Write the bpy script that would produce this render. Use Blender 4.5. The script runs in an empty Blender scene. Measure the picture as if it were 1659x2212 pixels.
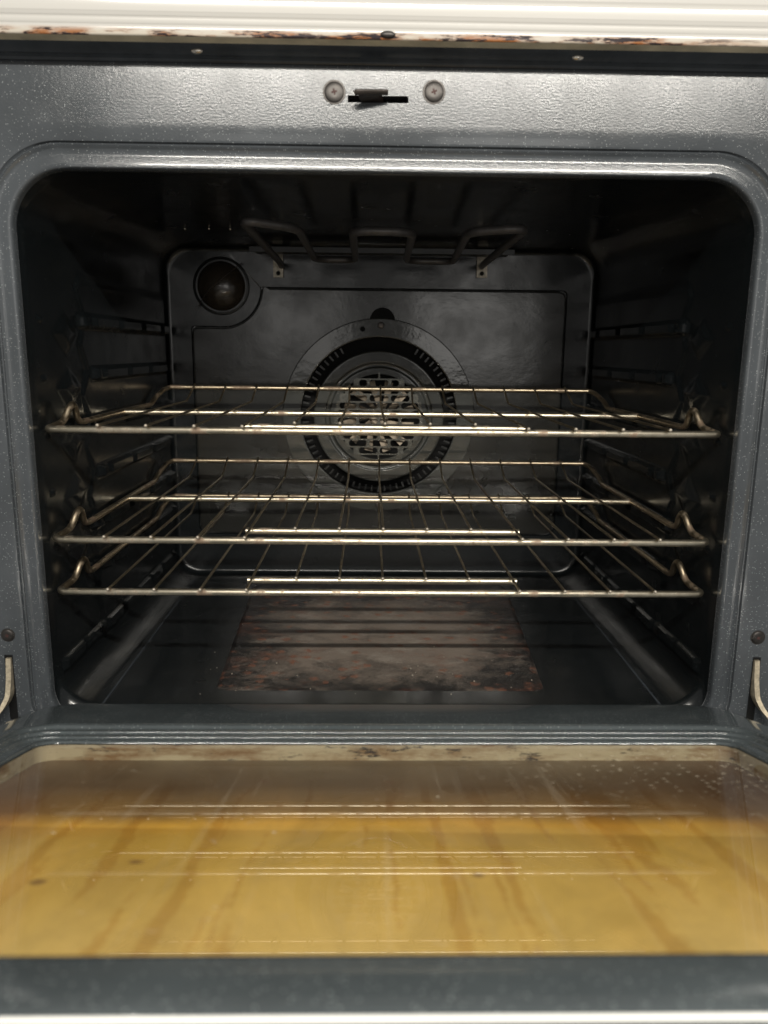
import bpy, bmesh, math, random
from mathutils import Vector, Matrix
random.seed(7)
S = bpy.context.scene
C = S.collection

# ------------------------------------------------------------------ camera
cam_d = bpy.data.cameras.new('camera'); cam = bpy.data.objects.new('camera', cam_d); C.objects.link(cam)
F_ = Vector((0.01867378, 0.97859073, -0.20496701)); R_ = Vector((0.99980366, -0.01691786, 0.01031603)); D_ = Vector((0.00662757, -0.20511941, -0.97871452))
CAM = Vector((-0.01396, -0.64941, 0))
cam.matrix_world = Matrix(((R_.x, -D_.x, -F_.x, CAM.x), (R_.y, -D_.y, -F_.y, CAM.y), (R_.z, -D_.z, -F_.z, CAM.z), (0, 0, 0, 1)))
cam_d.sensor_fit = 'HORIZONTAL'; cam_d.sensor_width = 7.3; cam_d.lens = 7.3 * 1661 / 1659
cam_d.clip_start = 0.01; cam_d.clip_end = 50
cam_d.dof.use_dof = True; cam_d.dof.focus_distance = 0.80; cam_d.dof.aperture_fstop = 1.9
S.camera = cam
# ------------------------------------------------------------------ world
w = bpy.data.worlds.new('World'); S.world = w; w.use_nodes = True
bg = w.node_tree.nodes['Background']; bg.inputs['Color'].default_value = (1.0, 0.985, 0.95, 1); bg.inputs['Strength'].default_value = 0.26
# ------------------------------------------------------------------ lamps
def area(name, loc, target, sx, sy, power, col):
    l = bpy.data.lights.new(name, 'AREA'); l.shape = 'RECTANGLE'; l.size = sx; l.size_y = sy; l.energy = power; l.color = col
    o = bpy.data.objects.new(name, l); C.objects.link(o); o.location = loc
    o.rotation_euler = (Vector(target) - Vector(loc)).to_track_quat('-Z', 'Y').to_euler()
    return o
area('ceiling_tube_light', (0.16, -1.08, 0.605), (0.16, 0, -0.1), 1.35, 0.02, 22.0, (1.0, 0.95, 0.86))
area('window_light_left', (-0.36, -2.2, 0.10), (-0.36, 0, 0.10), 0.46, 0.44, 0.9, (1.0, 0.97, 0.92))
area('window_light_right', (0.46, -2.2, 0.10), (0.46, 0, 0.10), 0.52, 0.44, 1.7, (1.0, 0.97, 0.92))
area('high_glint_light', (0.0, -2.2, 1.04), (0.0, 0, 0.0), 1.7, 0.26, 7.0, (1.0, 0.97, 0.90))  # unseen bright area, added to bring glints onto the back wall
# ------------------------------------------------------------------ exposure
S.view_settings.view_transform = 'Standard'; S.view_settings.look = 'None'
S.view_settings.exposure = 0.12; S.view_settings.gamma = 1.0; S.view_settings.use_curve_mapping = False
S.render.engine = 'CYCLES'; S.cycles.max_bounces = 10; S.cycles.transparent_max_bounces = 16

# ------------------------------------------------------------------ material helpers
class N:
    def __init__(s, name):
        s.m = bpy.data.materials.new(name); s.m.use_nodes = True; s.t = s.m.node_tree; s.p = s.t.nodes['Principled BSDF']
        s.out = s.t.nodes['Material Output']
        tc = s.t.nodes.new('ShaderNodeTexCoord'); s.co = tc.outputs['Object']
    def n(s, t, **k):
        x = s.t.nodes.new(t)
        for a, b in k.items(): setattr(x, a, b)
        return x
    def l(s, a, b): s.t.links.new(a, b)
    def map(s, scale=(1, 1, 1), loc=(0, 0, 0), rot=(0, 0, 0)):
        x = s.n('ShaderNodeMapping'); s.l(s.co, x.inputs[0]); x.inputs['Scale'].default_value = scale
        x.inputs['Location'].default_value = loc; x.inputs['Rotation'].default_value = rot; return x.outputs[0]
    def noise(s, scale, detail=3, rough=.55, vec=None, dist=0):
        x = s.n('ShaderNodeTexNoise'); x.inputs['Scale'].default_value = scale; x.inputs['Detail'].default_value = detail
        x.inputs['Roughness'].default_value = rough; x.inputs['Distortion'].default_value = dist
        s.l(vec or s.co, x.inputs['Vector']); return x.outputs[0]
    def ramp(s, fac, stops, interp='LINEAR'):
        x = s.n('ShaderNodeValToRGB'); e = x.color_ramp; e.interpolation = interp
        while len(e.elements) < len(stops): e.elements.new(.5)
        for el, (p, c) in zip(e.elements, stops):
            el.position = p; el.color = (c, c, c, 1) if isinstance(c, (int, float)) else (*c, 1)
        s.l(fac, x.inputs[0]); return x.outputs[0]
    def mix(s, fac, a, b, bt='MIX'):
        x = s.n('ShaderNodeMix', data_type='RGBA', blend_type=bt)
        for i, v in ((0, fac), (6, a), (7, b)):
            if isinstance(v, (int, float)): x.inputs[i].default_value = v if i == 0 else (v, v, v, 1)
            elif isinstance(v, tuple): x.inputs[i].default_value = (*v, 1)
            else: s.l(v, x.inputs[i])
        return x.outputs[2]
    def math(s, op, a, b=0.0, c=0.0):
        x = s.n('ShaderNodeMath', operation=op)
        for i, v in enumerate((a, b, c)):
            if isinstance(v, (int, float)): x.inputs[i].default_value = v
            else: s.l(v, x.inputs[i])
        return x.outputs[0]
    def specks(s, scale, r0, r1, keep, vec=None):
        v = s.n('ShaderNodeTexVoronoi'); v.inputs['Scale'].default_value = scale; s.l(vec or s.co, v.inputs['Vector'])
        sep = s.n('ShaderNodeSeparateColor'); s.l(v.outputs['Color'], sep.inputs[0])
        a = s.ramp(v.outputs['Distance'], [(r0, 1.0), (r1, 0.0)])
        b = s.math('GREATER_THAN', sep.outputs[0], keep)
        return s.math('MULTIPLY', a, b)
    def bump(s, h, strength, dist):
        b = s.n('ShaderNodeBump'); b.inputs['Strength'].default_value = strength; b.inputs['Distance'].default_value = dist
        s.l(h, b.inputs['Height']); s.l(b.outputs[0], s.p.inputs['Normal']); return b
    def set(s, **k):
        nm = {'col': 'Base Color', 'rough': 'Roughness', 'metal': 'Metallic', 'spec': 'Specular IOR Level', 'coat': 'Coat Weight', 'ior': 'IOR'}
        for a, v in k.items():
            i = s.p.inputs[nm[a]]
            if isinstance(v, (int, float)): i.default_value = v
            elif isinstance(v, tuple): i.default_value = (*v, 1)
            else: s.l(v, i)

def enamel(name, base, speck=1.0, rough=(.16, .3), peel=.35, peeld=.0006, peelscale=110, streak=0.0, spec=.5):
    m = N(name)
    sp = m.specks(760, .12, .32, .78)
    sp2 = m.specks(330, .04, .10, .90)
    spk = m.math('MAXIMUM', sp, sp2)
    big = m.noise(9, 4, .6)
    b2 = tuple(c * 1.5 for c in base)
    col = m.mix(m.ramp(big, [(.35, 0.0), (.7, 1.0)]), base, b2)
    col = m.mix(m.math('MULTIPLY', spk, .32 * speck), col, (.50, .53, .53))
    m.set(col=col, rough=m.ramp(m.noise(30, 4), [(.3, rough[0]), (.7, rough[1])]), spec=spec)
    h = m.math('ADD', m.noise(1, 3, .55, m.map((peelscale * .75, peelscale, peelscale * 1.3))), m.math('MULTIPLY', m.noise(peelscale * 5, 2), .2))
    h = m.math('ADD', h, m.math('MULTIPLY', spk, .10 * speck))
    m.bump(h, peel, peeld)
    return m.m
M = {}
M['frame'] = enamel('speckled_enamel', (.042, .047, .052), 1.6, (.15, .24), .60, .00020, 520, spec=.42)
M['frame'].node_tree.nodes['Principled BSDF'].inputs['Coat Weight'].default_value = .35; M['frame'].node_tree.nodes['Principled BSDF'].inputs['Coat Roughness'].default_value = .06
M['door'] = enamel('door_enamel', (.044, .052, .055), 1.7, (.06, .12), .2, .0002, 60)
M['liner'] = enamel('cavity_enamel', (.0055, .0068, .0075), .15, (.14, .28), .35, .0004, 60, spec=.42)
M['back'] = enamel('back_enamel', (.013, .013, .0115), .05, (.13, .24), .30, .0007, 45)
M['fan'] = enamel('fan_enamel', (.034, .035, .032), .05, (.07, .13), .35, .0008, 40)

def simple(name, col, rough=.5, metal=0, spec=.5, var=.3, scale=60, bump=.0):
    m = N(name); n = m.noise(scale, 5, .6)
    m.set(col=m.mix(m.ramp(n, [(.3, 0.0), (.7, 1.0)]), tuple(c * (1 - var) for c in col), tuple(min(1, c * (1 + var)) for c in col)), rough=rough, metal=metal, spec=spec)
    if bump: m.bump(n, .5, bump)
    return m.m
M['black'] = simple('black_recess', (.004, .004, .004), .7, 0, .2)
M['groove'] = simple('dark_groove', (.006, .007, .007), .35)
M['dark_steel'] = simple('heat_darkened_steel', (.075, .065, .06), .42, .6, .5, .35, 90)
M['element'] = simple('heating_element_sheath', (.085, .08, .078), .42, .35, .5, .25, 120)
M['plate'] = simple('galvanised_plate', (.30, .27, .22), .42, .8, .5, .5, 300)
M['blade'] = simple('baked_fan_metal', (.36, .30, .23), .55, .2, .5, .6, 90)
M['grille'] = simple('worn_grille_enamel', (.10, .10, .09), .22, .5, .5, .3, 200)
M['screw'] = simple('screw_steel', (.05, .046, .043), .42, .75, .5, .25, 200)
M['red'] = simple('rusty_recess', (.05, .018, .015), .7)
M['hinge'] = simple('brassy_hinge_steel', (.52, .45, .33), .38, .6, .5, .35, 250)
M['rivet'] = simple('rivet_steel', (.6, .55, .48), .25, 1, .5, .2, 200)
M['white_edge'] = simple('white_edge_enamel', (.84, .84, .80), .25, 0, .5, .03)
M['channel'] = simple('dark_channel_enamel', (.034, .040, .047), .25, 0, .5, .3, 40)

def rackmetal(name, a, b, rust, rough, thr):
    m = N(name)
    n = m.noise(38, 6, .7); n2 = m.noise(160, 5, .7)
    col = m.mix(m.ramp(n2, [(.35, 0.0), (.65, 1.0)]), a, b)
    r = m.ramp(n, [(thr, 0.0), (thr + .09, 1.0)])
    r2 = m.ramp(m.noise(420, 4, .7), [(.62, 0.0), (.68, 1.0)])
    rr = m.math('MAXIMUM', m.math('MULTIPLY', r, .75), m.math('MULTIPLY', r2, .8))
    col = m.mix(rr, col, rust)
    m.set(col=col, metal=m.math('SUBTRACT', 1.0, m.math('MULTIPLY', rr, .55)), rough=m.math('ADD', rough, m.math('MULTIPLY', rr, .3)))
    m.bump(n2, .3, .0003)
    return m.m
M['bar'] = rackmetal('straw_tinted_rack_steel', (.56, .50, .38), (.70, .64, .51), (.17, .095, .06), .36, .54)
M['rod'] = rackmetal('browned_rack_steel', (.36, .29, .20), (.50, .42, .30), (.13, .08, .055), .36, .52)
M['wire'] = rackmetal('dull_rack_wire', (.20, .17, .12), (.32, .27, .19), (.09, .06, .04), .42, .55)
M['tip'] = simple('cut_wire_end', (.38, .34, .28), .5, .5, .5, .2, 500)

# white enamel trim with rust along its lower edge
m = N('chipped_white_enamel')
sep = m.n('ShaderNodeSeparateXYZ'); m.l(m.co, sep.inputs[0])
low = m.ramp(sep.outputs[2], [(0, 1.0), (1, 1.0)])
zz = m.math('MULTIPLY', m.math('SUBTRACT', sep.outputs[2], .2222), 1 / .0056)      # 0 at the lower edge, 1 above the rust
edge = m.ramp(zz, [(0.0, 1.0), (.35, .9), (1.0, 0.0)])
patch = m.noise(1, 5, .65, m.map((17, 1, 75), (.7, 0, 0)))
pr = m.math('MULTIPLY', m.ramp(patch, [(.42, 0.0), (.54, 1.0)]), edge)
pd = m.math('MULTIPLY', m.ramp(m.noise(1, 6, .7, m.map((30, 1, 230), (3.1, 0, 2))), [(.49, 0.0), (.52, 1.0)]), m.ramp(pr, [(.25, 0.0), (.5, 1.0)]))
gx = m.math('MULTIPLY', m.ramp(m.math('ADD', sep.outputs[0], .5), [(.12, 0.0), (.2, 1.0)]), m.ramp(m.math('ADD', sep.outputs[0], .5), [(.70, 1.0), (.78, 0.15)]))
pr = m.math('MULTIPLY', pr, gx); pd = m.math('MULTIPLY', pd, gx)
stain = m.math('MULTIPLY', edge, .35)
col = m.mix(stain, (.49, .48, .455), (.43, .33, .19))
col = m.mix(pr, col, (.27, .105, .035)); col = m.mix(pd, col, (.025, .018, .020))
m.set(col=col, rough=.16); m.bump(m.noise(14, 2), .15, .001)
M['white'] = m.m
M['tan'] = simple('tan_stained_underside', (.60, .53, .38), .55, 0, .4, .35, 30)

# floor of the cavity: rust speckled
m = N('burnt_rusty_floor')
a = m.noise(1, 7, .75, m.map((22, 26, 1)), .5); b = m.noise(6.5, 4, .6); fine = m.noise(170, 5, .8)
sepf = m.n('ShaderNodeSeparateXYZ'); m.l(m.co, sepf.inputs[0])
ex = m.ramp(m.math('ABSOLUTE', m.math('ADD', sepf.outputs[0], .002)), [(.085, 1.0), (.168, 0.0)])
ey = m.ramp(sepf.outputs[1], [(.058, .12), (.14, 1.0), (.25, 1.0), (.38, .05)])
burn = m.math('MULTIPLY', ex, ey)
g = m.math('ADD', m.math('ADD', m.math('MULTIPLY', a, .55), m.math('MULTIPLY', b, .35)), m.math('ADD', m.math('MULTIPLY', fine, .22), m.math('MULTIPLY', burn, .24)))
col = m.mix(m.ramp(g, [(.60, 0.0), (.80, 1.0)]), (.012, .011, .011), (.18, .148, .122))
col = m.mix(m.math('MULTIPLY', m.ramp(m.math('ADD', m.noise(21, 6, .8, m.map((1, 1.2, 1), (4, 2, 0))), m.math('MULTIPLY', burn, .08)), [(.60, 0.0), (.70, 1.0)]), .55), col, (.27, .24, .205))
v = m.n('ShaderNodeTexVoronoi'); v.inputs['Scale'].default_value = 1; m.l(m.map((75, 80, 1)), v.inputs['Vector'])
vs_ = m.n('ShaderNodeSeparateColor'); m.l(v.outputs['Color'], vs_.inputs[0])
vd = m.math('ADD', v.outputs['Distance'], m.math('MULTIPLY', m.math('SUBTRACT', m.noise(260, 4, .7), .5), 1.3))
rm_ = m.math('MULTIPLY', m.ramp(vd, [(.20, 1.0), (.42, 0.0)]), m.math('GREATER_THAN', m.math('ADD', vs_.outputs[0], m.math('MULTIPLY', m.noise(9, 2), .6)), .98))
col = m.mix(m.math('MULTIPLY', m.math('MULTIPLY', rm_, m.ramp(burn, [(.0, .45), (.3, 1.0)])), .75), col, (.20, .085, .05))
col = m.mix(m.math('MULTIPLY', m.ramp(m.noise(14, 6, .8, m.map((1, 1.5, 1), (8, 1, 0))), [(.54, 0.0), (.64, 1.0)]), .35), col, (.14, .052, .03))
ash = m.math('MULTIPLY', m.specks(560, .1, .34, .62), m.ramp(m.noise(18, 3), [(.42, 0.0), (.58, 1.0)]))
col = m.mix(m.math('MULTIPLY', ash, .6), col, (.36, .34, .31))
m.set(col=col, rough=m.ramp(a, [(.3, .30), (.7, .6)])); m.bump(m.math('ADD', m.math('ADD', a, m.math('MULTIPLY', fine, .3)), m.math('MULTIPLY', rm_, .4)), .6, .0009)
M['rust_floor'] = m.m

# lower pane: amber grease; colour ramps to dark brown near the oven, dot screen further out
m = N('greasy_amber_pane')
sep = m.n('ShaderNodeSeparateXYZ'); m.l(m.co, sep.inputs[0])
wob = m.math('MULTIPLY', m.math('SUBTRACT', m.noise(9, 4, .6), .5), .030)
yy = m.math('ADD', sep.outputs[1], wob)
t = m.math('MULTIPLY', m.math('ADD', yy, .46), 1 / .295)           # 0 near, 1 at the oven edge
pane_ramp = m.ramp(t, [(.0, (.90, .69, .29)), (.30, (.82, .59, .18)), (.48, (.74, .50, .12)), (.555, (.82, .48, .08)), (.61, (.34, .205, .07)), (.78, (.15, .095, .050)), (1.0, (.18, .135, .08))])
screen = m.ramp(sep.outputs[1], [(0, 1.0), (1, 1.0)])
edge_y = m.math('ADD', sep.outputs[1], m.math('MULTIPLY', sep.outputs[0], .043))
scr = m.math('LESS_THAN', edge_y, -.3075)
dots = m.n('ShaderNodeTexVoronoi'); dots.inputs['Scale'].default_value = 1; dots.inputs['Randomness'].default_value = .0
m.l(m.map((640, 640, 640)), dots.inputs['Vector'])
dd = m.ramp(dots.outputs['Distance'], [(.25, 1.0), (.45, .72)])
scol = m.mix(1.0, pane_ramp, (.88, .84, .70), 'MULTIPLY'); scol = m.mix(.35, scol, dd, 'MULTIPLY')
col = m.mix(scr, pane_ramp, scol)
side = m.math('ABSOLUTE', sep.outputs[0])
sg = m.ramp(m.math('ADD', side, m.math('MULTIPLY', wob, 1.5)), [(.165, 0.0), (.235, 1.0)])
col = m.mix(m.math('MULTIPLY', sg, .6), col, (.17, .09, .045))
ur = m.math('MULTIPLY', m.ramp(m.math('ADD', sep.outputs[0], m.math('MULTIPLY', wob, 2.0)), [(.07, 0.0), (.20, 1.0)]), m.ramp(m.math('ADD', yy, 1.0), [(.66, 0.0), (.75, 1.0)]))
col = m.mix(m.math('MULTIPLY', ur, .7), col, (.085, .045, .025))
sm = m.ramp(m.noise(1, 6, .7, m.map((16, 9, 1)), .7), [(.38, .80), (.62, 1.05)])
col = m.mix(1.0, col, sm, 'MULTIPLY')
bl = m.n('ShaderNodeTexVoronoi'); bl.inputs['Scale'].default_value = 1; m.l(m.map((26, 30, 1)), bl.inputs['Vector'])
bs_ = m.n('ShaderNodeSeparateColor'); m.l(bl.outputs['Color'], bs_.inputs[0])
bm_ = m.math('MULTIPLY', m.ramp(m.math('ADD', bl.outputs['Distance'], m.math('MULTIPLY', m.noise(90, 2), .1)), [(.10, 1.0), (.17, 0.0)]), m.math('GREATER_THAN', bs_.outputs[0], .86))
col = m.mix(m.math('MULTIPLY', bm_, .7), col, (.14, .07, .04))
m.set(col=col, rough=.4); m.bump(m.noise(60, 3), .2, .0005)
M['amber'] = m.m
m = N('stained_well_metal')
n1 = m.noise(1, 6, .7, m.map((18, 30, 90)))
col = m.mix(m.ramp(n1, [(.45, 0.0), (.62, 1.0)]), (.42, .37, .25), (.20, .12, .055))
col = m.mix(m.ramp(m.noise(1, 6, .75, m.map((26, 30, 120), (5, 0, 0))), [(.56, 0.0), (.61, 1.0)]), col, (.025, .018, .015))
m.set(col=col, rough=.5)
M['well'] = m.m

# inner door glass : clear sheet with drips, specks and scratches
m = N('dirty_door_glass')
geo = m.n('ShaderNodeNewGeometry'); dt = m.n('ShaderNodeVectorMath', operation='DOT_PRODUCT')
m.l(geo.outputs['Normal'], dt.inputs[0]); m.l(geo.outputs['Incoming'], dt.inputs[1])
cosv = m.math('ABSOLUTE', dt.outputs['Value'])       # Schlick reflectance, the same from either side of the thin pane
frv = m.math('ADD', .085, m.math('MULTIPLY', .915, m.math('POWER', m.math('SUBTRACT', 1.0, cosv), 5.0)))
gl = m.n('ShaderNodeBsdfGlossy'); gl.inputs['Roughness'].default_value = .008
tr = m.n('ShaderNodeBsdfTransparent')
df = m.n('ShaderNodeBsdfDiffuse'); df.inputs['Color'].default_value = (.62, .55, .42, 1)
ms = m.n('ShaderNodeMixShader'); m.l(frv, ms.inputs[0]); m.l(tr.outputs[0], ms.inputs[1]); m.l(gl.outputs[0], ms.inputs[2])
warp = m.n('ShaderNodeVectorMath', operation='ADD'); nz = m.n('ShaderNodeTexNoise'); nz.inputs['Scale'].default_value = 22; nz.inputs['Detail'].default_value = 3
m.l(m.co, nz.inputs['Vector'])
sc = m.n('ShaderNodeVectorMath', operation='SCALE'); m.l(nz.outputs['Color'], sc.inputs[0]); sc.inputs['Scale'].default_value = .010
m.l(m.co, warp.inputs[0]); m.l(sc.outputs[0], warp.inputs[1])
mp = m.n('ShaderNodeMapping'); m.l(warp.outputs[0], mp.inputs[0]); mp.inputs['Scale'].default_value = (58, 2.4, 1)
dr = m.ramp(m.math('ADD', m.noise(1, 3, .5, mp.outputs[0]), m.math('MULTIPLY', m.noise(150, 3), .09)), [(.605, 0.0), (.628, 1.0)])
sepg = m.n('ShaderNodeSeparateXYZ'); m.l(m.co, sepg.inputs[0])
dr = m.math('MULTIPLY', dr, m.ramp(m.math('ADD', sepg.outputs[1], 1.0), [(.715, 1.0), (.75, 0.0)]))
tint = m.mix(m.math('MULTIPLY', dr, .55), (.96, .94, .90), (.74, .60, .42)); m.l(tint, tr.inputs['Color'])
sk = m.math('MULTIPLY', m.specks(330, .10, .30, .62, m.map((.45, 1.0, 1))), .75)
fx = m.math('MULTIPLY', m.ramp(sepg.outputs[0], [(.02, .05), (.13, 1.0)]), m.ramp(m.math('ADD', sepg.outputs[1], 1.0), [(.70, .03), (.76, 1.0)]))
sk = m.math('MULTIPLY', sk, fx)
sk2 = m.math('MULTIPLY', m.specks(38, .02, .05, .72), .7)
haze = m.math('MULTIPLY', m.ramp(m.noise(12, 4, .6), [(.4, 0.0), (.8, 1.0)]), .05)
smear = m.math('MULTIPLY', m.ramp(m.noise(1, 4, .7, m.map((120, 3, 1), (2, 1, 0), (0, 0, .12))), [(.56, 0.0), (.70, 1.0)]), .10)
splash = m.math('MULTIPLY', m.ramp(m.noise(75, 5, .8), [(.62, 0.0), (.68, 1.0)]), .18)
dirt = m.math('MAXIMUM', m.math('MAXIMUM', sk, sk2), m.math('MAXIMUM', haze, m.math('MAXIMUM', smear, splash)))
ms2 = m.n('ShaderNodeMixShader'); m.l(dirt, ms2.inputs[0]); m.l(ms.outputs[0], ms2.inputs[1]); m.l(df.outputs[0], ms2.inputs[2])
m.l(ms2.outputs[0], m.out.inputs['Surface'])
M['glass'] = m.m
m = N('smoky_lamp_glass'); m.set(col=(.05, .04, .03), rough=.22, spec=.5); m.p.inputs['Coat Weight'].default_value = .2
m.p.inputs['Transmission Weight'].default_value = .25
M['lamp'] = m.m

# ------------------------------------------------------------------ object helpers
def obj(name, bm, mat, parent=None, smooth=True, label=None, angle=35):
    me = bpy.data.meshes.new(name)
    bmesh.ops.recalc_face_normals(bm, faces=bm.faces[:])
    bm.to_mesh(me); bm.free()
    me.materials.append(M[mat] if isinstance(mat, str) else mat)
    if smooth:
        me.shade_smooth()
        try: me.set_sharp_from_angle(angle=math.radians(angle))
        except Exception: pass
    o = bpy.data.objects.new(name, me); C.objects.link(o)
    if parent: o.parent = parent
    if label: o['label'] = label
    return o
def empty(name, loc, label, cat, group=None):
    o = bpy.data.objects.new(name, None); C.objects.link(o); o.location = loc; o.empty_display_size = .03
    o['label'] = label; o['category'] = cat
    if group: o['group'] = group
    return o
def loft(bm, loops, closed=True, cap0=False, cap1=False):
    vs = [[bm.verts.new(p) for p in L] for L in loops]
    n = len(vs[0])
    for a, b in zip(vs, vs[1:]):
        for i in range(n if closed else n - 1):
            j = (i + 1) % n
            try: bm.faces.new((a[i], a[j], b[j], b[i]))
            except ValueError: pass
    if cap0: bm.faces.new(vs[0])
    if cap1: bm.faces.new(vs[-1])
    return vs
def box(bm, x0, x1, y0, y1, z0, z1):
    p = [(x, y, z) for x in (x0, x1) for y in (y0, y1) for z in (z0, z1)]
    v = [bm.verts.new(q) for q in p]
    for f in ((0, 1, 3, 2), (4, 6, 7, 5), (0, 4, 5, 1), (2, 3, 7, 6), (0, 2, 6, 4), (1, 5, 7, 3)): bm.faces.new([v[i] for i in f])
def smooth_path(pts, rad, seg=5):
    pts = [Vector(p) for p in pts]; out = [pts[0]]
    for i in range(1, len(pts) - 1):
        a, b, c = pts[i - 1], pts[i], pts[i + 1]
        r = min(rad, (a - b).length * .48, (c - b).length * .48)
        p0 = b + (a - b).normalized() * r; p1 = b + (c - b).normalized() * r
        for k in range(seg + 1):
            t = k / seg; out.append(p0 * (1 - t) ** 2 + b * 2 * t * (1 - t) + p1 * t * t)
    out.append(pts[-1]); return out
def tube(bm, pts, r, n=12, cap=True):
    pts = [Vector(p) for p in pts]; loops = []; prev = None
    for i, p in enumerate(pts):
        t = ((pts[i + 1] if i < len(pts) - 1 else p) - (pts[i - 1] if i else p)).normalized()
        if prev is None:
            u = t.orthogonal().normalized()
        else:
            u = (prev - t * prev.dot(t)).normalized()
        prev = u; v = t.cross(u)
        loops.append([p + (u * math.cos(2 * math.pi * k / n) + v * math.sin(2 * math.pi * k / n)) * r for k in range(n)])
    loft(bm, loops, True, cap, cap)
def lathe(bm, c, prof, n=96, ax='y'):
    """profile of (radius, offset) turned about the axis through c that runs along y"""
    loops = []
    for r, d in prof:
        loops.append([(c[0] + r * math.cos(2 * math.pi * k / n), c[1] + d, c[2] + r * math.sin(2 * math.pi * k / n)) for k in range(n)])
    loft(bm, loops, True, prof[0][0] > 0 and False, False)
def disc(bm, c, r, y, n=64):
    bm.faces.new([bm.verts.new((c[0] + r * math.cos(2 * math.pi * k / n), y, c[1] + r * math.sin(2 * math.pi * k / n))) for k in range(n)])

# outlines as radius functions about a centre so loops of every size share their vertex order
CZ = -.09
def rrect_ray(ang, hw, top, bot, rt, rb, cz=CZ):
    c, s = math.cos(ang), math.sin(ang)
    lo, hi = 0, 2.0
    def inside(x, z):
        ax = abs(x)
        if ax > hw or z > top or z < bot: return False
        if z > top - rt and ax > hw - rt and (ax - hw + rt) ** 2 + (z - top + rt) ** 2 > rt * rt: return False
        if z < bot + rb and ax > hw - rb and (ax - hw + rb) ** 2 + (z - bot - rb) ** 2 > rb * rb: return False
        return True
    for _ in range(26):
        mid = (lo + hi) / 2
        if inside(mid * c, cz + mid * s): lo = mid
        else: hi = mid
    return lo * c, cz + lo * s
def rr(hw, top, bot, rt, rb, y, n):
    return [(x, y, z) for x, z in (rrect_ray(2 * math.pi * k / n, hw, top, bot, rt, rb) for k in range(n))]

# ================================================================== THE OVEN
oven = empty('oven', (0, 0, -.37), 'open dark speckled enamel oven with a rust chipped white edge and amber stained door glass', 'oven')
oven.location = (0, 0, 0)
NF = 360
# --- front frame : flat speckled face, bead and lip round the opening
bm = bmesh.new()
TOPF = .172
def rectray(ang, hw, top, bot):
    c, s = math.cos(ang), math.sin(ang)
    k = min((hw / abs(c)) if abs(c) > 1e-9 else 9, ((top - CZ) / s) if s > 1e-9 else 9, ((CZ - bot) / -s) if s < -1e-9 else 9)
    return (k * c, 0, CZ + k * s)
cor = []
NA = 720
rect = [rectray(2 * math.pi * k / NA, .40, TOPF, -.40) for k in range(NA)]
for sx in (-1, 1):
    for zz_ in (TOPF, -.40):
        k = min(range(NA), key=lambda i: (rect[i][0] - sx * .40) ** 2 + (rect[i][2] - zz_) ** 2); rect[k] = (sx * .40, 0, zz_)
prof = [(.3215, .1600, .062, .0000), (.3190, .1580, .060, .0006), (.3182, .1572, .060, .0030), (.3168, .1560, .059, .0034), (.3158, .1552, .058, .0006),
        (.3146, .1543, .057, -.0006), (.3132, .1530, .056, .0004), (.3120, .1519, .055, .0014), (.3075, .1470, .052, .0010), (.3040, .1420, .050, -.0002), (.3018, .1390, .048, -.0002), (.3006, .1380, .047, .0010), (.3000, .1374, .046, .0035), (.2998, .1372, .046, .008)]
loft(bm, [rect] + [rr(a, b, -.3400 - (a - .30), r, r - .010, y, NA) for a, b, r, y in prof])
# upper strip of the face, with the real slot of the latch left open
xs = [-.40, -.0330, .0140, .40]; zs = [TOPF, .1885, .1936, .2140]
for i in range(3):
    for j in range(3):
        if (i, j) == (1, 1): continue
        bm.faces.new([bm.verts.new(p) for p in ((xs[i], 0, zs[j]), (xs[i + 1], 0, zs[j]), (xs[i + 1], 0, zs[j + 1]), (xs[i], 0, zs[j + 1]))])
lip = [(-.0330, .1885), (.0140, .1885), (.0140, .1936), (-.0330, .1936)]
loft(bm, [[(x, 0, z) for x, z in lip], [(x, .03, z) for x, z in lip]])
front = obj('front_frame', bm, 'frame', oven, angle=50)

# --- cavity liner with embossed rack ledges
def zig(t): return abs((t % 1.0) - .5) * 2
LV = [.0290, -.0215, -.0715, -.1215, -.1710, -.2195]
def sst(a, b, x):
    t = max(0, min(1, (x - a) / (b - a))); return t * t * (3 - 2 * t)
def relief(y, z):
    """how far the side wall stands in towards the middle"""
    d = 0.0
    for i, L in enumerate(LV):
        s = z - L
        y0 = .118 + (.022 if i % 2 else 0)
        if -.012 < s < .006:
            band = sst(-.011, -.008, s) * (1 - sst(.0005, .0025, s))
            run = sst(y0, y0 + .006, y) * (1 - sst(.430, .438, y))
            notch = 1 - .55 * (sst(.015, .018, (y - y0) % .085) * (1 - sst(.026, .029, (y - y0) % .085)))
            d = max(d, .0072 * band * run * notch)
            d = max(d, .0030 * sst(-.012, -.009, s) * (1 - sst(.002, .004, s)) * run)
        # shallow kite-shaped press marks in front of each ledge
        k = abs(y - .088) / .034 + abs(s + .016) / .023
        if k < 1: d = max(d, .0030 * sst(0, .8, 1 - k))
        k2 = math.hypot((y - .0345) / .0030, (s + .0055) / .0034)
        if k2 < 1: d = max(d, .0036 * (1 - k2 * k2))
    # lowest long rib
    s = z + .2889
    if abs(s) < .009:
        run = sst(.02, .03, y) * (1 - sst(.42, .43, y))
        seg = 1 - .7 * (sst(.0, .003, (y - .02) % .055) * (1 - sst(.006, .009, (y - .02) % .055)))
        d = max(d, .0045 * (1 - sst(.005, .0075, abs(s))) * run * seg)
    # broad panel pressing between front zone and back
    e = .122 + .016 * (zig((z + .0715) / .05) - .5)
    d += .0022 * sst(e, e + .006, y) * (1 - sst(.435, .445, y)) * sst(-.315, -.30, z) * (1 - sst(.06, .075, z))
    return d
bm = bmesh.new()
NL = 1500
base = [[], []]
angs = []
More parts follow.
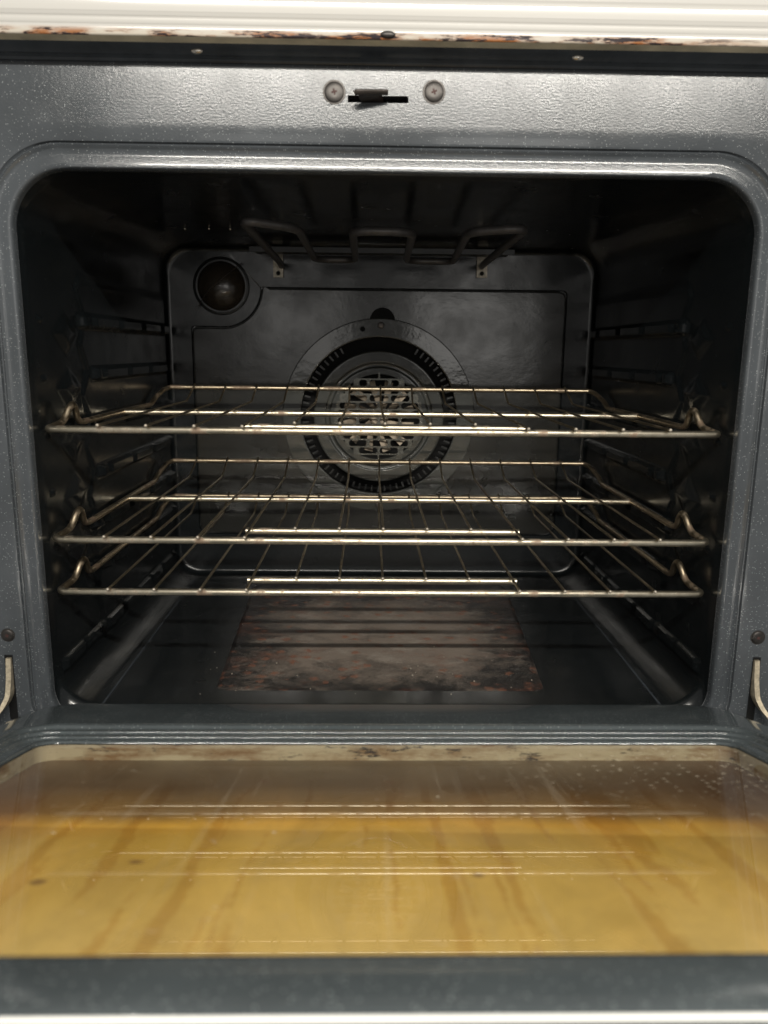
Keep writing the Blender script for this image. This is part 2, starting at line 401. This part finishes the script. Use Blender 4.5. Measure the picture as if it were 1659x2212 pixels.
# sample densely on the side walls
for k in range(NL): angs.append(2 * math.pi * k / NL)
def sect(y, rb, hw, top, bot, rt):
    out = []
    for a in angs:
        x, z = rrect_ray(a, hw, top, bot, rt, rb)
        if abs(x) > hw - .0008 and -.318 < z < .09 and y > .012:
            d = relief(y, z); x -= math.copysign(d, x)
        out.append((x, y, z))
    return out
ystn = [.0080, .011, .014] + [.016 + .0034 * i for i in range(126)]
ystn = [y for y in ystn if y < .448]
loops = []
for y in ystn:
    t = y / .455
    u = sst(.0070, .0200, y)
    loops.append(sect(y, .0362 - .001 * u, .2998 - .0013 * u - .0012 * sst(0, .3, t), .1373 - .0008 * u, -.3398 + .0148 * u, .0462 - .012 * t))
# rounded turn into the back wall
for k in range(1, 7):
    a = k / 6 * math.pi / 2; o = .007 * (1 - math.cos(a)); y = .448 + .007 * math.sin(a)
    loops.append(rr(.2973 - o, .1365 - o, -.3250 + o, .034, .034, y, NL))
# back wall to the edge of the embossed panel
LC = (-.2204, .0852)      # lamp socket centre
def poly_ray(poly, ang, cz):
    dx, dz = math.cos(ang), math.sin(ang); best = 0
    for (x1, z1), (x2, z2) in zip(poly, poly[1:] + poly[:1]):
        ex, ez = x2 - x1, z2 - z1; den = dx * ez - dz * ex
        if abs(den) < 1e-12: continue
        t = (x1 * ez - (z1 - cz) * ex) / den; u = (x1 * dz - (z1 - cz) * dx) / den
        if t > 0 and -1e-6 <= u <= 1 + 1e-6: best = max(best, t)
    return best * dx, cz + best * dz
def smooth2(pts, rads, seg=7):
    n = len(pts); out = []
    for i in range(n):
        a, b, c = Vector(pts[i - 1]), Vector(pts[i]), Vector(pts[(i + 1) % n]); r = rads[i]
        p0 = b + (a - b).normalized() * r; p1 = b + (c - b).normalized() * r
        for k in range(seg + 1):
            t = k / seg; q = p0 * (1 - t) ** 2 + b * 2 * t * (1 - t) + p1 * t * t; out.append((q.x, q.y))
    return out
def panel_outline(g):
    arc = []
    R0 = .054 + g
    for k in range(11):
        a = math.radians(-84 + k * 8.2); arc.append((LC[0] + R0 * math.cos(a), LC[1] + R0 * math.sin(a)))
    pts = [(.2595 - g, -.2660 + g), (.2595 - g, .0850 - g), (-.1700 + g, .0850 - g)]
    rad = [.016, .009, .007]
    pts += arc[::-1]; rad += [.0012] * len(arc)
    pts += [(-.2640 + g, .0318 - g), (-.2640 + g, -.2660 + g)]; rad += [.006, .016]
    # order here runs right-bottom, right-top, left along the top, round the lamp, down the left
    return smooth2(pts, rad)
PO = {g: panel_outline(g) for g in (0, .0012, .0030, .0042)}
def prl(g, y, n): return [(x, y, z) for x, z in (poly_ray(PO[g], 2 * math.pi * k / n, CZ) for k in range(n))]
loops.append(prl(0, .4550, NL))
loops.append(prl(.0012, .4580, NL))
vs = loft(bm, loops)
liner = obj('cavity_liner', bm, 'liner', oven, angle=60)

# --- embossed back panel with the round opening of the fan
FC = (-.0019, -.0920)
bm = bmesh.new()
NB = 720
inner = [(FC[0] + .112 * math.cos(2 * math.pi * k / NB), .4530, FC[1] + .112 * math.sin(2 * math.pi * k / NB)) for k in range(NB)]
inner2 = [(FC[0] + .112 * math.cos(2 * math.pi * k / NB), .4760, FC[1] + .112 * math.sin(2 * math.pi * k / NB)) for k in range(NB)]
loft(bm, [prl(.0012, .4580, NB), prl(.0030, .4578, NB), prl(.0042, .4530, NB), inner, inner2])
obj('back_panel', bm, 'back', oven, label='embossed rear panel with a notch round the lamp', angle=40)
bm = bmesh.new(); disc(bm, FC, .13, .4762); obj('fan_housing', bm, 'black', oven)

# --- fan cover : outer ring plate, dished inner ring, grille
bm = bmesh.new()
c = (FC[0], .4530, FC[1])
lathe(bm, c, [(.1365, 0), (.1364, -.0016), (.1361, -.0021), (.1356, -.0023), (.1347, -.0023), (.1130, -.0023), (.1121, -.0023), (.1114, -.0021), (.1110, -.0016), (.1109, .0010)], 160)
cover = obj('fan_cover', bm, 'fan', oven, label='round perforated fan cover')
bm = bmesh.new()
lathe(bm, c, [(.0925, .006), (.0924, -.0048), (.0920, -.0058), (.0912, -.0064), (.0900, -.0066), (.0892, -.0066), (.0780, -.0062), (.0772, -.0062), (.0762, -.0059), (.0756, -.0052), (.0752, -.0022), (.0744, -.0018), (.0706, -.0018), (.0699, -.0022), (.0695, -.0054), (.0689, -.0061), (.0678, -.0064), (.0670, -.0064), (.0612, -.0064), (.0605, -.0064), (.0600, -.0060), (.0599, -.0040)], 160)
obj('inner_ring', bm, 'fan', cover)
bm = bmesh.new()
for k in range(72):
    a = 2 * math.pi * k / 72
    if math.radians(62) < a < math.radians(118): continue
    ca, sa = math.cos(a), math.sin(a)
    q = []
    for rr_, tt in ((.1010, -.0011), (.1010, .0011), (.1095, .0013), (.1095, -.0013)):
        q.append((FC[0] + rr_ * ca - tt * sa, FC[1] + rr_ * sa + tt * ca))
    loft(bm, [[(x, .4592, z) for x, z in q], [(x, .4608, z) for x, z in q]], True, True, True)
tabs = obj('vane_ring', bm, 'groove', cover, smooth=False)
# grille with bricked slots
bm = bmesh.new()
RG = .0625; P = .0106; SH = .0086; SP = .0300; SW = .0262
y0, y1 = .4462, .4478
def strip(x0, x1, za, zb):
    if x1 - x0 > .0004: box(bm, x0 + FC[0], x1 + FC[0], y0, y1, za + FC[1], zb + FC[1])
nr = 11
for i in range(-6, 6):
    zc = (i + .5) * P; za, zb = zc - SH / 2, zc + SH / 2
    xo = math.sqrt(max(0, (RG) ** 2 - max(abs(za), abs(zb)) ** 2)) + .001
    lim = math.sqrt(max(0, (.0590) ** 2 - max(abs(za), abs(zb)) ** 2))
    off = .5 if i % 2 else 0.0
    cur = -xo
    slots = []
    for k in range(-4, 5):
        cx = (k + off) * SP; a, b = max(cx - SW / 2, -lim), min(cx + SW / 2, lim)
        if b - a > .008: slots.append((a, b))
    for a, b in slots:
        strip(cur, a, za, zb); cur = b
        # rounded corners
        for sx_, ex in ((1, a), (-1, b)):
            for sz_, ez in ((1, za), (-1, zb)):
                tri = [(ex, ez), (ex + sx_ * .0022, ez), (ex, ez + sz_ * .0022)]
                loft(bm, [[(FC[0] + x, y0 + .0001, FC[1] + z) for x, z in tri], [(FC[0] + x, y1, FC[1] + z) for x, z in tri]], True, True, True)
    strip(cur, xo, za, zb)
for i in range(-6, 7):
    za = (i - .5) * P + SH / 2; zb = (i + .5) * P - SH / 2
    h = max(abs(za), abs(zb)); 
    if h < RG:
        xo = math.sqrt(RG ** 2 - h ** 2); strip(-xo - .001, xo + .001, za, zb)
obj('grille', bm, 'grille', cover, smooth=False, label='grille of staggered oblong slots')
# fan wheel seen through the slots
bm = bmesh.new()
for k in range(12):
    a0 = 2 * math.pi * k / 12
    pts = []
    for r_, da, w_ in ((.014, 0, .005), (.030, .12, .0080), (.044, .22, .0105), (.051, .24, .0120)):
        a = a0 + da; ca, sa = math.cos(a), math.sin(a)
        pts.append([(FC[0] + r_ * ca - t_ * sa, .4530 + o_, FC[1] + r_ * sa + t_ * ca) for t_, o_ in ((-w_ * .5, 0), (w_ * .5, .006), (w_ * .5, .007), (-w_ * .5, .001))])
    loft(bm, pts, True, True, True)
lathe(bm, (FC[0], .458, FC[1]), [(.0001, -.001), (.011, -.001), (.014, .002), (.014, .008)], 40)
obj('fan_wheel', bm, 'blade', oven, label='pale metal fan blades behind the grille')
# screws and holes of the cover
def screw(c, r, y, parent, mat='screw', dome=.0012, tilt=0):
    bm = bmesh.new()
    lathe(bm, (c[0], y, c[1]), [(r * 1.22, .0006), (r * 1.18, .0001), (r * 1.05, .0001), (r, 0), (r * .97, -dome * .5), (r * .8, -dome * .95), (r * .45, -dome), (r * .22, -dome), (0.00005, -dome)], 32)
    s = obj('screw', bm, mat, parent)
    bm = bmesh.new(); q = r * .30; t = r * .085
    for ang in (math.radians(tilt), math.radians(tilt + 90)):
        ca, sa = math.cos(ang), math.sin(ang)
        qq = [(-q, -t), (q, -t), (q, t), (-q, t)]
        yy_ = y - dome - (.00012 if ang > 1 else .00016)
        bm.faces.new([bm.verts.new((c[0] + a * ca - b * sa, yy_, c[1] + a * sa + b * ca)) for a, b in qq])
    obj('cross_recess', bm, 'red', s, smooth=False)
    return s
def spot(name, c, r, y, mat, parent, n=24):
    bm = bmesh.new(); lathe(bm, (c[0], y, c[1]), [(r, .0004), (r, -.0001), (.00005, -.0001)], n); return obj(name, bm, mat, parent)
bm = bmesh.new()
lathe(bm, (FC[0] + .004, .4528, FC[1] + .1335), [(.0175, .0002), (.0170, -.0004), (.00005, -.0004)], 40); obj('cover_notch', bm, 'black', oven)
bm = bmesh.new(); lathe(bm, (FC[0] + .002, .4494, FC[1] + .127), [(.0048, 0), (.0045, -.0014), (.003, -.002), (.00005, -.002)], 28); obj('cover_screw', bm, 'dark_steel', cover)
bm = bmesh.new(); lathe(bm, (FC[0] + .001, .4494, FC[1] - .127), [(.0048, 0), (.0045, -.0014), (.003, -.002), (.00005, -.002)], 28); obj('cover_screw', bm, 'dark_steel', cover)
spot('cover_hole', (FC[0] - .0235, FC[1] + .1215), .0036, .4497, 'black', cover)

# --- lamp socket with its glass dome
bm = bmesh.new()
lc = (LC[0], .4550, LC[1])
lathe(bm, lc, [(.0390, -.0002), (.0375, -.0018), (.0362, -.0020), (.0352, -.0006), (.0350, .020), (.00005, .022)], 72)
lampo = obj('lamp_socket', bm, 'groove', oven, label='round lamp recess in the upper left of the back wall')
bm = bmesh.new()
lathe(bm, lc, [(.0335, .008), (.0335, .001), (.0325, -.001), (.0295, -.0050), (.022, -.0125), (.012, -.0165), (.00005, -.0175)], 72)
obj('lamp_glass', bm, 'lamp', lampo)
bm = bmesh.new()
tube(bm, smooth_path([(LC[0] + .030, .448, LC[1] + .030), (LC[0] + .012, .436, LC[1] + .014), (LC[0] - .016, .436, LC[1] - .008), (LC[0] - .031, .449, LC[1] - .028)], .01), .0007, 8)
obj('lamp_retainer', bm, 'dark_steel', lampo)

# --- broiling element on the ceiling with its two hanger plates
bm = bmesh.new()
E_ = .1125
pts = [(-.1372, .4520, .1125), (-.1335, .40, E_), (-.1316, .0860, E_ + .002), (-.0835, .1170, E_), (-.0851, .3655, E_ - .0006), (-.0340, .372, E_), (-.0320, .1270, E_), (.0260, .1305, E_),
       (.0303, .372, E_), (.0900, .372, E_ - .0006), (.0790, .1245, E_), (.1315, .1040, E_ + .001), (.1330, .40, E_), (.1380, .4520, .1150)]
tube(bm, smooth_path(pts, .022, 8), .0042, 14)
elem = obj('heating_element', bm, 'element', oven, label='grey tubular heating element looping under the ceiling')
for (x0, x1, zt, zb) in ((-.1480, -.1345, .1300, .0972), (.1310, .1455, .1310, .1000)):
    bm = bmesh.new()
    box(bm, x0, x1, .4505, .4520, zb, zt)
    bmesh.ops.bevel(bm, geom=bm.edges[:], offset=.0004, segments=1)
    b = obj('hanger_plate', bm, 'plate', elem, smooth=False)
    spot('plate_hole', ((x0 + x1) / 2, zb + .0055), .0030, .4503, 'black', b)
    spot('plate_hole', ((x0 + x1) / 2 + .001, zt - .0125), .0034, .4503, 'black', b)
# thin shield above the element
bm = bmesh.new()
box(bm, -.168, .168, .372, .440, .1262, .1274); box(bm, -.168, .168, .3708, .3720, .1212, .1274)
obj('element_shield', bm, 'groove', oven, smooth=False)
for x, y in ((-.2282, .2853), (-.2001, .2827), (-.176, .283)):
    bm = bmesh.new(); bmesh.ops.create_uvsphere(bm, u_segments=12, v_segments=8, radius=.0018, matrix=Matrix.Translation((x, y, .1352))); obj('ceiling_rivet', bm, 'rivet', oven)

# --- rust speckled floor pressing
bm = bmesh.new()
def floor_loop(g, z):
    pts = [(-.1630 + g, .0500 + g), (.1590 - g, .0500 + g), (.1800 - g, .4020 - g), (-.1770 + g, .4020 - g)]
    return [(x, y, z) for x, y in smooth2(pts, [.012, .012, .030, .030], 8)]
loft(bm, [floor_loop(0, -.3251), floor_loop(.0020, -.3243), floor_loop(.0050, -.3240), floor_loop(.0080, -.3243)], True, False, True)
obj('oven_floor', bm, 'rust_floor', oven, label='burnt and rust spotted pressed floor')
# sheet edges of the separate bottom plate down both sides
for sx in (-1, 1):
    bm = bmesh.new()
    q = [(sx * .2600, .012), (sx * .2620, .012), (sx * .2660, .440), (sx * .2640, .440)]
    loft(bm, [[(x, y, -.3249) for x, y in q], [(x, y, -.3236) for x, y in q]], True, True, True)
    obj('floor_seam', bm, 'channel', oven, smooth=False)
# loose crumbs
bm = bmesh.new()
for k in range(26):
    x, y = random.uniform(-.2, .2), random.uniform(.03, .16); s = random.uniform(.0004, .0010)
    bmesh.ops.create_icosphere(bm, subdivisions=1, radius=s, matrix=Matrix.Translation((x, y, -.3232 + s * .6)))
cr = obj('crumbs', bm, 'tip'); cr['label'] = 'tiny pale crumbs scattered on the oven floor'; cr['category'] = 'crumbs'; cr['kind'] = 'stuff'

# --- dark channel, tan underside and white edge above the frame
def sheet(name, prof, mat, x0=-.46, x1=.46, parent=oven, nseg=1, angle=35, cap=False):
    bm = bmesh.new()
    loops = [[(x0 + (x1 - x0) * i / nseg, y, z) for y, z in prof] for i in range(nseg + 1)]
    loft(bm, loops, False)
    return obj(name, bm, mat, parent, angle=angle)
sheet('upper_channel', [(.02, .2138), (-.0030, .2140), (-.0036, .2148), (-.0040, .2158), (-.0075, .2172), (-.0086, .2171), (-.0098, .2176), (-.0105, .2184), (-.0190, .2212), (-.0200, .2213)], 'channel')
trim = sheet('white_top_edge', [(-.0298, .2219), (-.0306, .2222), (-.0310, .2230), (-.0311, .2270), (-.0311, .2288), (-.0314, .2293), (-.0317, .2296), (-.0317, .2326), (-.0318, .2338), (-.0322, .2343), (-.0326, .2347), (-.0327, .2362), (-.0332, .2368), (-.0334, .2374), (-.0334, .2440), (-.0335, .2468), (-.0341, .2476), (-.0344, .2484), (-.0345, .30), (.05, .30)], 'white', angle=60)
trim['label'] = 'white enamel edge with rust and chips along the bottom'
sheet('trim_underside', [(-.0200, .2213), (-.0245, .2215), (-.0298, .2219)], 'tan')
for nm, (x, y, z) in (('gasket_rivet', (-.1456, -.0125, .2187)), ('gasket_rivet', (.1412, -.0125, .2187))):
    bm = bmesh.new(); bmesh.ops.create_uvsphere(bm, u_segments=20, v_segments=12, radius=.0037, matrix=Matrix.Translation((x, y, z)) @ Matrix.Diagonal((1.25, .5, .62, 1)))
    obj(nm, bm, 'rivet', oven)
bm = bmesh.new(); bmesh.ops.create_uvsphere(bm, u_segments=20, v_segments=12, radius=.0044, matrix=Matrix.Translation((-.003, -.0318, .2250)) @ Matrix.Diagonal((1.25, .4, .55, 1)))
obj('trim_screw', bm, 'screw', oven)

# --- latch, its two screws and the side screws
screw((-.0435, .1955), .0074, -.0004, front, tilt=12); screw((.0338, .1968), .0074, -.0004, front, tilt=20)
screw((-.3334, -.2496), .0052, -.0004, front, tilt=10); screw((.3366, -.2493), .0056, -.0004, front, tilt=30)
bm = bmesh.new()
box(bm, -.0325, .0135, .004, .02, .1886, .1896)
obj('slot_floor', bm, 'red', front, smooth=False)
bm = bmesh.new(); box(bm, -.0328, .0138, .024, .026, .1887, .1934); obj('slot_back', bm, 'black', front, smooth=False)
bm = bmesh.new()
tube(bm, [(-.0275, -.0145, .1905), (-.0262, -.0150, .1911), (-.0040, -.0120, .1931), (-.0022, -.0118, .1931)], .0019, 10)
bmesh.ops.scale(bm, vec=(1, 1.9, 1), space=Matrix.Translation((0, .0140, 0)), verts=bm.verts)
latch = obj('latch_hook', bm, 'dark_steel', front, label='flat steel latch hook poking out of the slot')
bm = bmesh.new()
q = [(-.0245, .1892), (-.0110, .1905), (-.0075, .1922), (-.0235, .1912)]
loft(bm, [[(x, -.0125, z) for x, z in q], [(x + .004, .018, z - .0008) for x, z in q]], True, True, True)
obj('latch_stem', bm, 'dark_steel', latch, smooth=False)

# --- hinge arms in their slots
for sx, xo in ((-1, -.3338), (1, .3372)):
    bm = bmesh.new(); x0, x1 = xo - .0042, xo + .0030
    if sx > 0: x0, x1 = xo - .0030, xo + .0042
    bm.faces.new([bm.verts.new(p) for p in ((x0, -.0006, -.268), (x1, -.0006, -.268), (x1, -.0006, -.33), (x0, -.0006, -.33))])
    obj('hinge_slot', bm, 'black', front, smooth=False)
    bm = bmesh.new()
    path = [(xo, -.003, -.2705), (xo, -.006, -.2900), (xo + sx * .0004, -.010, -.3040), (xo + sx * .0045, -.014, -.3130), (xo + sx * .018, -.022, -.3290)]
    path = smooth_path(path, .0035, 4)
    loops = [[(x + a, y + b, z) for a, b in ((-.0022, 0), (.0022, 0), (.0022, .012), (-.0022, .012))] for x, y, z in path]
    loft(bm, loops, True, True, True)
    h = obj('hinge_arm', bm, 'hinge', oven, smooth=False, label='bare metal hinge arm bending out of its slot')

# ================================================================== THE DOOR (a part of the oven), standing partly open at a slope
# built flat in its own frame: x across, y towards the oven, z out of the inner face; then tilted about the hinge line
def dring(hw, u0, u1, r, w, n=10):
    pts = []
    for cx, cy, a0 in ((hw - r, -u0 - r, 0), (-hw + r, -u0 - r, 90), (-hw + r, -u1 + r, 180), (hw - r, -u1 + r, 270)):
        for k in range(n + 1):
            a_ = math.radians(a0 + 90 * k / n); pts.append((cx + r * math.cos(a_), cy + r * math.sin(a_), w))
    return pts
bm = bmesh.new()
loft(bm, [dring(hw, u0, u1, r, w) for hw, u0, u1, r, w in (
    (.2830, .0505, .4990, .034, -.0300), (.2828, .0508, .4985, .034, -.0100), (.2820, .0516, .4980, .034, .0010), (.2805, .0530, .4976, .033, .0048), (.2785, .0560, .4968, .032, .0062), (.2740, .0640, .4950, .031, .0070),
    (.2660, .1000, .4800, .030, .0074), (.2600, .1380, .4712, .028, .0074), (.2585, .1450, .4690, .027, .0072), (.2580, .1458, .4687, .026, .0066), (.2578, .14600, .4684, .026, .0052), (.2574, .1466, .4682, .026, .0048),
    (.2550, .1515, .4680, .025, .0049), (.2542, .1534, .4679, .024, .0044), (.2540, .1536, .4678, .024, .0031), (.2535, .1543, .4677, .023, .0028), (.2500, .1585, .4676, .021, .0027), (.2490, .1601, .4675, .020, .0023), (.2488, .1603, .4674, .020, .0012), (.2482, .1610, .4673, .019, .0009),
    (.2430, .1642, .4670, .016, .0010), (.2398, .1660, .4668, .014, .0008), (.2392, .1665, .4665, .013, .0002), (.2388, .1668, .4662, .013, -.0008))])
door = obj('door', bm, 'door', oven, label='oven door sloping half open, dark enamel rim round a wide window', angle=60)
door.location = (0, 0, -.3103); door.rotation_euler = (-math.radians(15.5), 0, 0)
bm = bmesh.new(); box(bm, -.372, .372, -.4975, -.030, -.060, -.031)
bmesh.ops.bevel(bm, geom=bm.edges[:], offset=.004, segments=2)
obj('door_shell', bm, 'door', door)
bm = bmesh.new(); bm.faces.new([bm.verts.new(p) for p in dring(.2392, .1664, .4668, .013, -.0010)])
ig = obj('inner_glass', bm, 'glass', door, smooth=False, label='inner door glass streaked with grease drips and specks')
if ig.data.polygons[0].normal.z < 0: ig.data.flip_normals()
bm = bmesh.new(); loft(bm, [dring(.2388, .1669, .4662, .012, w_) for w_ in (-.0016, -.0050, -.0110, -.0126)])
obj('window_well', bm, 'well', door, label='tan metal side of the window well, stained and burnt')
bm = bmesh.new(); bm.faces.new([bm.verts.new(p) for p in dring(.2450, .1600, .4720, .012, -.0120)])
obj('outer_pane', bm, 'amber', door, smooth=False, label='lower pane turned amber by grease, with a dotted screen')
sheet('door_edge', [(-.4982, -.004), (-.4983, .0026), (-.4986, .0056), (-.4988, .0064), (-.4994, .0064), (-.4997, .0060), (-.4999, .0045), (-.5000, -.002)], 'white_edge', -.372, .372, door)
sheet('door_skin', [(-.5002, .0056), (-.5030, .0050), (-.5080, .0020), (-.5130, -.0030), (-.5140, -.040)], 'door', -.372, .372, door)

# ================================================================== THREE RACKS
def make_rack():
    r0 = empty('oven_rack', (0, 0, 0), '', 'oven rack', 'wire racks in the oven')
    s = .04108; yf = .0175; yb = .388; yk = .342; rw = .00125; RB = .0032
    k_ = .0150
    # outer frame : front bar, hooks, side rods, raised back bar
    bm = bmesh.new()
    zb = -.0042
    half = [(.2880, .0195, zb), (.2935, .0240, zb), (.2885, .0480, -.0005), (.2865, .0560, .0110), (.2855, .0630, .0150), (.2860, .0700, .0105), (.2872, .0775, -.0020), (.2875, .0900, -.0042), (.2890, .2500, -.0042), (.2890, .3300, -.0042), (.2880, .3480, .0040), (.2850, .3800, .0125), (.2780, yb, k_)]
    side = smooth_path(half, .007, 5)
    right = [Vector((p.x, p.y, p.z)) for p in side]; left = [Vector((-p.x, p.y, p.z)) for p in side]
    tube(bm, right[4:] + left[::-1][:-4], .0030, 12)
    obj('frame_rod', bm, 'rod', r0)
    bm = bmesh.new()
    tube(bm, left[:6][::-1] + right[:6], RB, 14)
    obj('front_bar', bm, 'bar', r0)
    bm = bmesh.new(); tube(bm, [(-.2890, .2160, -.0046), (.2890, .2160, -.0046)], RB, 14); obj('cross_bar', bm, 'bar', r0)
    bm = bmesh.new(); tube(bm, [(-.1290, .0585, -.0046), (.1290, .0585, -.0046)], RB, 14); obj('short_bar', bm, 'bar', r0)
    for i in range(-6, 7):
        y0_ = .0500 if abs(i) <= 2 else .0125
        j = random.uniform(-.0008, .0008)
        bm = bmesh.new()
        tube(bm, smooth_path([(i * s, y0_, .0002), (i * s + j, yk, .0), (i * s, yb + .001, k_ + .0045)], .006, 3), rw, 8)
        wi = obj('cross_wire', bm, 'wire', r0)
        bm = bmesh.new(); bmesh.ops.create_uvsphere(bm, u_segments=10, v_segments=8, radius=.00155, matrix=Matrix.Translation((i * s, y0_ - .0002, .0002)))
        obj('wire_end', bm, 'tip', wi)
    return r0
rack = make_rack()
spots = [(-.0005, 0, -.0648, 0, 'topmost oven rack, straw coloured wire, crossing the centre of the fan cover'),
         (-.0012, 0, -.1628, 0, 'middle oven rack, straw coloured wire, crossing the lower edge of the fan cover'),
         (-.0012, .001, -.2114, 0, 'lowest oven rack, scratched and pitted wire, just above the rusty oven floor')]
def copy_rack():
    r = rack.copy(); C.objects.link(r)
    for ch in rack.children:
        c_ = ch.copy(); C.objects.link(c_); c_.parent = r
        for g in ch.children:
            d_ = g.copy(); C.objects.link(d_); d_.parent = c_
    return r
for i, (x, y, z, rz, lab) in enumerate(spots):
    r = rack if i == 0 else copy_rack()
    r.location = (x, y, z); r['label'] = lab
